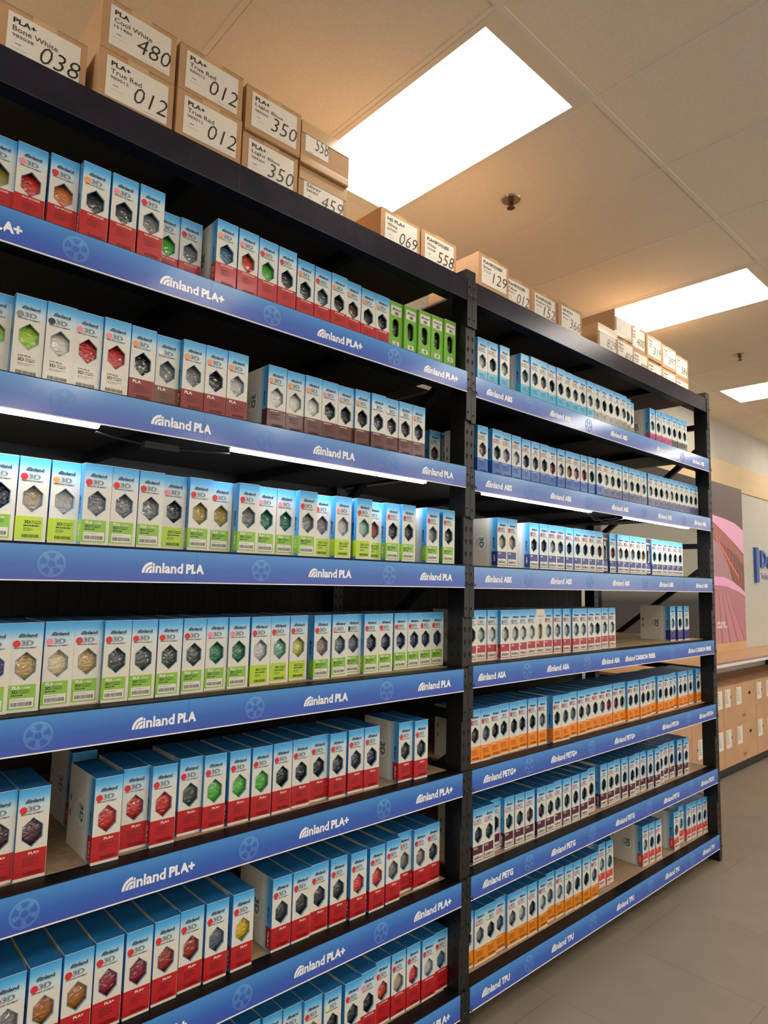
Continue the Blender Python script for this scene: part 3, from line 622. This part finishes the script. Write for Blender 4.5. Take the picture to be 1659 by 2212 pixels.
  'R7': (0.1677, '2.128,0.076,OT,charcoal,p 2.199,0.070,OT,grey,p 2.271,0.071,OT,charcoal,y 2.342,0.078,OT,slate,p 2.414,0.067,OT,grey,p 2.485,0.067,OT,silver,p 2.557,0.064,OT,charcoal,p 2.639,0.064,OT,silver,r 2.718,0.078,OT,grey,p 2.790,0.073,OT,silver,r 2.861,0.068,OT,grey,y 2.932,0.065,OT,charcoal,p 3.009,0.062,OT,black,y 3.083,0.061,OT,grey,r 3.225,0.100,CO,silver,p 3.297,0.095,CO,grey,y 3.657,0.076,CO,silver,p 3.728,0.072,CO,charcoal,p 3.800,0.067,CO,charcoal,p 4.025,0.063,CO,grey,- 4.159,0.093,CO,silver,p 4.230,0.076,CO,grey,p 4.301,0.074,CO,grey,p 4.373,0.069,CO,charcoal,p 4.444,0.064,CO,charcoal,p'),
}

# one box of each kind is built first, then copied with all of its parts
def make_box(kind):
    t = thing('filament_box', (0, 0, 0), None, 'filament box')
    ch = [inst('carton', M_CART.get(kind, M_STD), t), inst('label_panel', M_LAB[kind], t), inst('spool', M_SPOOL, t)]
    if kind == 'GB': ch.append(inst('price_label', M_PRICE, t))
    return t, ch
PROTO = {}
def place_box(kind, x, y, z, color, dot, label, group):
    if kind not in PROTO:
        t, ch = PROTO[kind] = make_box(kind)
    else:
        src, sch = PROTO[kind]
        t = src.copy(); C.objects.link(t); ch = []
        for c in sch:
            d = c.copy(); C.objects.link(d); d.parent = t; ch.append(d)
    t.location = (x+W/2, y+D/2, z); t['label'] = label; t['group'] = group; t['category'] = 'filament box'
    ch[2].color = (*lin(COL[color]), 1); ch[2].data = random.choice(M_SPOOLS)
    if dot != '-' and kind not in M_CART: inst('color_sticker', M_DOT, t, lin(DOT[dot]))
    return t
for k in ROWS:
    z, s = ROWS[k]; items = [q.split(',') for q in s.split()]
    side = BAY[k[0]][2]; sh = ORD[int(k[1])-1]
    for n, (x, y, kind, col, dot) in enumerate(items):
        x = float(x); y = float(y); cn = CNAME.get(col, col)
        lab = f'{COLNAME[kind]} label box with {cn} spool, {POS[n]} from left on {sh} shelf, {side} bay'
        if kind == 'GB': lab = f'green box with oval window, {POS[n]} from left on {sh} shelf, {side} bay'
        if kind == 'BB': lab = f'black box with oval window, {POS[n]} from left on {sh} shelf, {side} bay'
        if kind == 'WB': lab = f'all white box with oval window, {POS[n]} from left on {sh} shelf, {side} bay'
        if k == 'L5' and y > 0.3: lab = 'red label box set far back beside the shelf gap, fifth shelf, left bay'
        if k == 'R2' and y > 0.2: lab = ('dark spool box' if col == 'plum' else 'white sided box') + ' in the rear row seen left of the middle post, second shelf'
        place_box(kind, x, y, LV[k]+(0.0065 if k[1] == '3' else 0.004)+0.0006, col, dot, lab, f'filament boxes on the {sh} shelf of the {side} bay')

# ------------------------------------------------------------------ brown cartons on top of the rack
card = noise_color(mat('cardboard', '#b58e66', 0.75), '#ad865f', '#bb956d', 5, 5)
card_d = mat('cardboard_seam', '#7d5d3e', 0.85)
tape_m = mat('clear_tape', '#c9a67c', 0.16, coat=0.8)
sheet = mat('label_sheet', '#dcd5c8', 0.55)
marker = mat('marker_ink', '#1b1714', 0.5)
CW, CD, CH = 0.215, 0.30, 0.158
def carton_part(w=CW, d=CD, h=CH):
    mb = MB(); mb.box(-w/2, w/2, 0, d, 0, h, card)
    mb.rect(-w/2, w/2, h*0.985, h*0.992, (0, -0.0004, 0), X, Z, card_d); mb.rect(-w/2, w/2, 0.002, 0.004, (0, -0.0004, 0), X, Z, card_d)
    mb.rect(-0.0015, 0.0015, 0, d, (0, 0, h+0.0004), X, Y, card_d)
    return mb.mesh('carton')
M_BC = carton_part()
def stock_carton(x, y, z, title, colr, code, hand, label, taped=False, lw=None, w=CW):
    t = thing('stock_carton', (x+w/2, y, z), label, 'cardboard box', 'brown cartons on top of the rack')
    inst('carton', M_BC, t)
    O = (0, -0.0008, 0); s = MB()
    a, b, c, d = -w*0.40, w*0.42, 0.022, 0.142
    if hand == '558' and taped: a, b, c, d = -w*0.42, w*0.05, 0.05, 0.135
    s.rect(a, b, c, d, O, X, Z, sheet)
    P = (0, -0.0014, 0)
    ws = (b-a)
    if title: s.text(title, a+0.012, d-0.026, min(ws*0.75, 0.0135*len(title)), 0.0145, P, X, Z, marker, 0.03)
    if colr: s.text(colr, a+0.012, d-0.048, min(ws*0.72, 0.0108*len(colr)), 0.0145, P, X, Z, mat('print_grey', '#4a4642', 0.6), 0.008)
    if code: s.text(code, a+0.012, d-0.064, 0.05, 0.009, P, X, Z, mat('print_grey', '#4a4642', 0.6), 0.008)
    s.rect(a+0.02, a+0.034, d-0.082, d-0.080, P, X, Z, ink_soft); s.rect(a+0.012, a+0.05, d-0.094, d-0.0935, P, X, Z, ink_soft); s.rect(a+ws*0.55, b-0.01, c+0.008, c+0.0085, P, X, Z, ink_soft)
    if hand: s.text(hand, a+ws*0.42, c+0.020, ws*0.55, 0.050, (0, -0.0018, 0), X, Z, marker, -0.012, 0.12)
    s.obj('label_sheet', t)
    tp = MB(); tp.rect(-0.03, 0.03, CH-0.03, CH+0.0004, (0, -0.0006, 0), X, Z, tape_m); tp.rect(-0.03, 0.03, 0, CD, (0, 0, CH+0.0008), X, Y, tape_m)
    if taped:
        tp.rect(-w/2-0.0004, w/2+0.0004, 0.004, 0.03, (0, -0.0007, 0), X, Z, tape_m); tp.rect(-w/2, w/2, CH-0.045, CH+0.0004, (0, -0.0022, 0), X, Z, tape_m)
    tp.obj('packing_tape', t)
    return t
Z0 = 3.0045; Z1 = Z0+CH+0.0012
CART = [
 (0.270, .055, Z0, 'PLA+', 'Bone White', '989038', '038', 'leftmost brown carton marked Bone White 038, standing alone on the rack top'),
 (0.506, .024, Z0, 'PLA+', 'True Red', '989012', '012', 'brown carton marked True Red 012 under the Cool White carton'),
 (0.730, .018, Z0, 'PLA+', 'True Red', '989012', '012', 'lower of two stacked True Red 012 cartons right of the Cool White one'),
 (0.968, .050, Z0, 'PLA+', 'Light Blue', '989350', '350', 'lower of the two stacked Light Blue 350 cartons on the rack top'),
 (1.204, .072, Z0, 'PLA+', 'Silver', '989459', '459', 'brown carton marked Silver 459 under the heavily taped carton'),
 (0.508, .030, Z1, 'PLA', 'Cool White', '151480', '480', 'upper brown carton marked Cool White 480 in bold marker'),
 (0.735, .033, Z1, 'PLA+', 'True Red', '989012', '012', 'upper of two stacked True Red 012 cartons right of the Cool White one'),
 (0.968, .041, Z1, 'PLA+', 'Light Blue', '989350', '350', 'upper of the two stacked Light Blue 350 cartons on the rack top'),
 (1.196, .054, Z1, '', '', '', '558', 'heavily taped shiny carton with small 558 sheet, on the Silver carton'),
 (1.577, .055, Z0, 'HS PLA+', 'White', '607069', '069', 'brown carton marked HS PLA+ White 069, on the rack top'),
 (1.796, .051, Z0, 'PLA+SPOOLESS', 'White', '767558', '558', 'brown carton marked SPOOLESS White 558, just left of the middle post'),
 (2.112, .010, Z0, 'PLA+SPOOLESS', 'Brown', '772129', '129', 'brown carton marked SPOOLESS Brown 129, just right of the middle post'),
 (2.352, .056, Z0, 'PLA+SPOOLESS', 'Yellow', '772012', '012', 'brown carton marked SPOOLESS Yellow 012, on the rack top'),
 (2.570, .052, Z0, 'PLA+SPOOLESS', 'Raspberry Red', '772152', '152', 'brown carton marked Raspberry Red 152, on the rack top'),
 (2.794, .043, Z0, 'HS PLA+', 'Memory', '607366', '366', 'brown carton marked HS PLA+ 366, right end of the single row'),
 (3.176, .045, Z0, 'PLA+', '', '', '829', 'lower taped carton marked 829, left end of the far stack'),
 (3.432, .073, Z0, 'PLA+', 'Black', '989400', '400', 'left one of the two lower cartons marked 400 in the far stack'),
 (3.670, .098, Z0, 'PLA+', 'Black', '989400', '400', 'right one of the two lower cartons marked 400 in the far stack'),
 (3.912, .120, Z0, 'PLA+', 'Gold', '989319', '319', 'lower of the two stacked cartons marked 319 in the far stack'),
 (4.137, .127, Z0, 'PLA+', 'Grey', '989397', '397', 'lower of the two stacked cartons marked 397 in the far stack'),
 (4.378, .144, Z0, 'PLA+', 'Grey', '989399', '39', 'lower rightmost carton at the right end of the rack top'),
 (3.412, .070, Z1, '', '', '', '', 'upper blank heavily taped carton on the left one marked 400'),
 (3.660, .110, Z1, 'PLA+', 'Black', '989400', '400', 'upper carton marked 400 in the far stack'),
 (3.890, .112, Z1, 'PLA+', 'Gold', '989319', '319', 'upper of the two stacked cartons marked 319 in the far stack'),
 (4.135, .124, Z1, 'PLA+', 'Grey', '989397', '397', 'upper of the two stacked cartons marked 397 in the far stack'),
 (4.378, .146, Z1, 'PLA+', 'Grey', '989399', '386', 'upper rightmost carton at the right end of the rack top'),
]
for a in CART: stock_carton(*a, taped='taped' in a[7])

# ------------------------------------------------------------------ counter, cartons, poster and sign beyond the rack
ctop = noise_color(mat('counter_laminate', '#c29a72', 0.45), '#bd946b', '#c8a17a', 3, 5, stretch=(1, 6, 1))
cwhite = mat('counter_edge', '#ded6cc', 0.45)
cpurple = mat('counter_edge_line', '#8a6a8c', 0.4)
t = thing('display_counter', (8.0, 0.66, 0), 'long wooden display counter with white front edge by the back wall', 'counter')
def cpart(mb, name):
    o = mb.obj(name, t); o.matrix_parent_inverse = Matrix.Translation((-8.0, -0.66, 0)); return o
cpart(MB().box(4.85, 12.5, 0.655, 1.094, 1.02, 1.041, ctop), 'worktop')
cpart(MB().box(4.85, 12.5, 0.640, 0.655, 1.002, 1.030, cwhite).box(4.85, 12.5, 0.640, 0.655, 1.030, 1.042, cpurple), 'edge_trim')
cpart(MB().box(4.85, 12.5, 0.70, 1.09, 0.0, 0.09, steel), 'plinth')
for lx in (4.87, 8.95, 12.46): cpart(MB().box(lx-0.02, lx+0.02, 0.7, 1.09, 0.09, 1.02, steel), 'side_panel')
card2 = noise_color(mat('cardboard_plain', '#b9906c', 0.75), '#b28a66', '#c09873', 4, 5)
XC = [(5.02, 5.755), (5.76, 6.452), (6.458, 7.277), (7.283, 8.10), (8.105, 8.90)]
XN = ['behind the rack end', 'left of the post', 'just right of the rack post', 'at the photo edge', 'past the photo edge']
for j, (z0, z1) in enumerate(((0.0905, 0.452), (0.4535, 0.818))):
    for i, (xa, xb) in enumerate(XC):
        tt = thing('shipping_carton', ((xa+xb)/2, 0.672, z0), f'{"upper" if j else "lower"} brown shipping carton under the counter, {XN[i]}', 'cardboard box', 'shipping cartons under the counter')
        w = xb-xa; h = z1-z0; m = MB()
        m.box(-w/2, w/2, 0, 0.40, 0, h, card2); m.rect(-w/2, w/2, 0.198, 0.202, (0, 0, h+0.0005), X, Y, card_d)
        for hx in (-w*0.30, w*0.31): m.poly([(hx+0.032*math.cos(a), h-0.11+0.016*math.sin(a)) for a in [2*math.pi*q/14 for q in range(14)]], (0, -0.0006, 0), X, Z, hole)
        for q in range(3): m.rect(w*0.06+0.03*q, w*0.06+0.022+0.03*q, 0.045, 0.07, (0, -0.0006, 0), X, Z, card_d)
        m.obj('carton', tt)
        for lx in ((-w*0.44, -0.085) if i != 1 else (-w*0.32, w*0.30)):
            lb = MB(); lb.rect(lx, lx+0.125, h-0.195, h-0.03, (0, -0.0008, 0), X, Z, sheet)
            for q in range(6): lb.rect(lx+0.012, lx+0.04+0.006*(q*7 % 6), h-0.055-0.02*q, h-0.049-0.02*q, (0, -0.0014, 0), X, Z, ink_soft)
            lb.obj('shipping_label', tt)
# poster display with a pink picture
po = thing('poster_display', (7.85, 1.03, 1.05), 'tall wall poster with pink arched abstract picture, right of the rack', 'poster')
def ppart(mb, name):
    o = mb.obj(name, po); o.matrix_parent_inverse = Matrix.Translation((-7.85, -1.03, -1.05)); return o
PX0, PX1, PZ0, PZ1 = 7.0, 8.14, 1.145, 2.875
pk = lambda n, c: mat('poster_'+n, c, 0.4)
pm = MB(); pm.box(PX0, PX1, 1.03, 1.056, PZ0, PZ1, pk('brown', '#4f3734'))
def pp(pts, c, y): pm.poly(pts, (0, 1.03-y, 0), X, Z, pk(*c))
pp([(PX0, 2.60), (7.30, 2.52), (7.8, 2.48), (PX1, 2.42), (PX1, 1.75), (PX0, 1.75)], ('dusk', '#74423f'), .0004)
pp([(PX0, 2.53), (7.29, 2.505), (7.6, 2.49), (7.9, 2.46), (PX1, 2.395), (PX1, 2.12), (7.9, 2.22), (7.6, 2.33), (7.297, 2.426), (PX0, 2.49)], ('pink', '#e9a5cf'), .0008)
pp([(PX0, 2.40), (7.297, 2.415), (7.7, 2.29), (PX1, 2.09), (PX1, 1.98), (7.9, 2.10), (7.5, 2.22), (PX0, 2.33)], ('rose', '#a45a55'), .001)
pp([(PX0, 2.28), (7.3, 2.25), (7.6, 2.12), (7.86, 1.68), (7.3, 1.84), (PX0, 1.86)], ('mauve', '#a97c86'), .0012)
pp([(7.42, 2.22), (7.52, 2.2), (PX1, 1.70), (PX1, 1.64), (7.95, 1.70)], ('beam', '#8a4a40'), .0014)
for q in range(9):
    xq = 7.36+0.085*q; zq = 2.36-0.055*q
    pp([(xq, zq), (xq+0.012, zq-0.004), (xq+0.02, zq-0.16), (xq+0.008, zq-0.155)], ('glow', '#e0705f'), .0018)
pp([(7.34, 2.26), (7.36, 2.27), (7.98, 1.86), (7.97, 1.84)], ('glow', '#e0705f'), .0019)
pp([(PX0, 1.84), (7.3, 1.85), (7.55, 1.845), (7.8, 1.80), (8.0, 1.74), (PX1, 1.685), (PX1, 1.64), (7.9, 1.70), (7.6, 1.745), (7.3, 1.755), (PX0, 1.75)], ('pink', '#e9a5cf'), .002)
pp([(PX0, 1.75), (7.3, 1.752), (7.6, 1.742), (7.9, 1.697), (PX1, 1.635), (PX1, PZ0), (PX0, PZ0)], ('field', '#b5737f'), .0022)
for q in range(16):
    xa = 7.02+0.032*q; xb = 7.0+0.072*q
    if xb+0.02 < PX1: pp([(xa+0.16, 1.70-0.003*q), (xa+0.168, 1.70-0.003*q), (xb+0.02, PZ0+0.001), (xb, PZ0+0.001)], ('stripe', '#cf98a6') if q % 3 else ('stripe_dark', '#93545f'), .0026)
ppart(pm, 'picture_panel')
lm = MB(); lm.text('cture...', 7.305, 1.300, 0.28, 0.085, (0, 1.0262, 0), X, Z, wht, 0.02)
ppart(lm, 'lettering')
ppart(MB().box(PX0, 8.12, 1.022, 1.07, 1.0425, 1.143, ctop), 'base_ledge')
dp = thing('poster_display', (5.8, 1.03, 1.05), 'dull olive banded wall panel seen through the right end of the rack', 'poster')
om = ramp_axis(mat('poster_olive', '#55503f', 0.6), 'Z', [(0, '#14110c'), (0.30, '#16130e'), (0.44, '#8c8a7c'), (0.68, '#858374'), (0.78, '#1e1a14'), (1.0, '#1a1611')], 1.05, 2.85)  # guessed panel, graded by height: dark below, pale between, dark above
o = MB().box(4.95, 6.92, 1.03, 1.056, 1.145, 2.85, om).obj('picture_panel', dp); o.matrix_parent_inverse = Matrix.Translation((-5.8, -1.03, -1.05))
o = MB().box(4.95, 6.90, 1.022, 1.07, 1.0425, 1.143, ctop).obj('base_ledge', dp); o.matrix_parent_inverse = Matrix.Translation((-5.8, -1.03, -1.05))
# sign board
sb = thing('sign_board', (10.2, 1.075, 1.05), 'pale wall sign board with blue bar and raised blue letters', 'sign')
def spart(mb, name, lab=None):
    o = mb.obj(name, sb); o.matrix_parent_inverse = Matrix.Translation((-10.2, -1.075, -1.05)); 
    if lab: o['label'] = lab
    return o
spart(MB().box(8.16, 12.4, 1.072, 1.094, 1.0425, 2.85, mat('board_paint', '#b9b6ab', 0.6)), 'panel')
blue = mat('sign_blue', '#2f55a8', 0.35); lil = mat('sign_lilac', '#8f8bb8', 0.4)
spart(MB().box(8.59, 8.68, 1.04, 1.072, 1.805, 2.225, blue), 'bar', 'blue vertical bar')
def extr_text(s, x, z, h, mt, depth, y=1.072, w=None):
    v, f, asp = text_shape(s, 0.03); w = w or h*asp; mb = MB(); n = len(v)
    mb.add([(x+p[0]*w, y-depth, z+p[1]*h) for p in v], f, mt)
    from collections import Counter
    ec = Counter(); 
    for q in f:
        for k in range(len(q)): ec[tuple(sorted((q[k], q[(k+1) % len(q)])))] += 1
    vs = [(x+p[0]*w, y-depth, z+p[1]*h) for p in v]+[(x+p[0]*w, y, z+p[1]*h) for p in v]
    mb.add(vs, [(a, b, b+n, a+n) for (a, b), c in ec.items() if c == 1], mt)
    return mb
spart(extr_text('Dell', 8.80, 1.985, 0.215, blue, 0.02), 'letters')
spart(extr_text('Technologies', 8.82, 1.83, 0.095, lil, 0.008), 'small_letters')
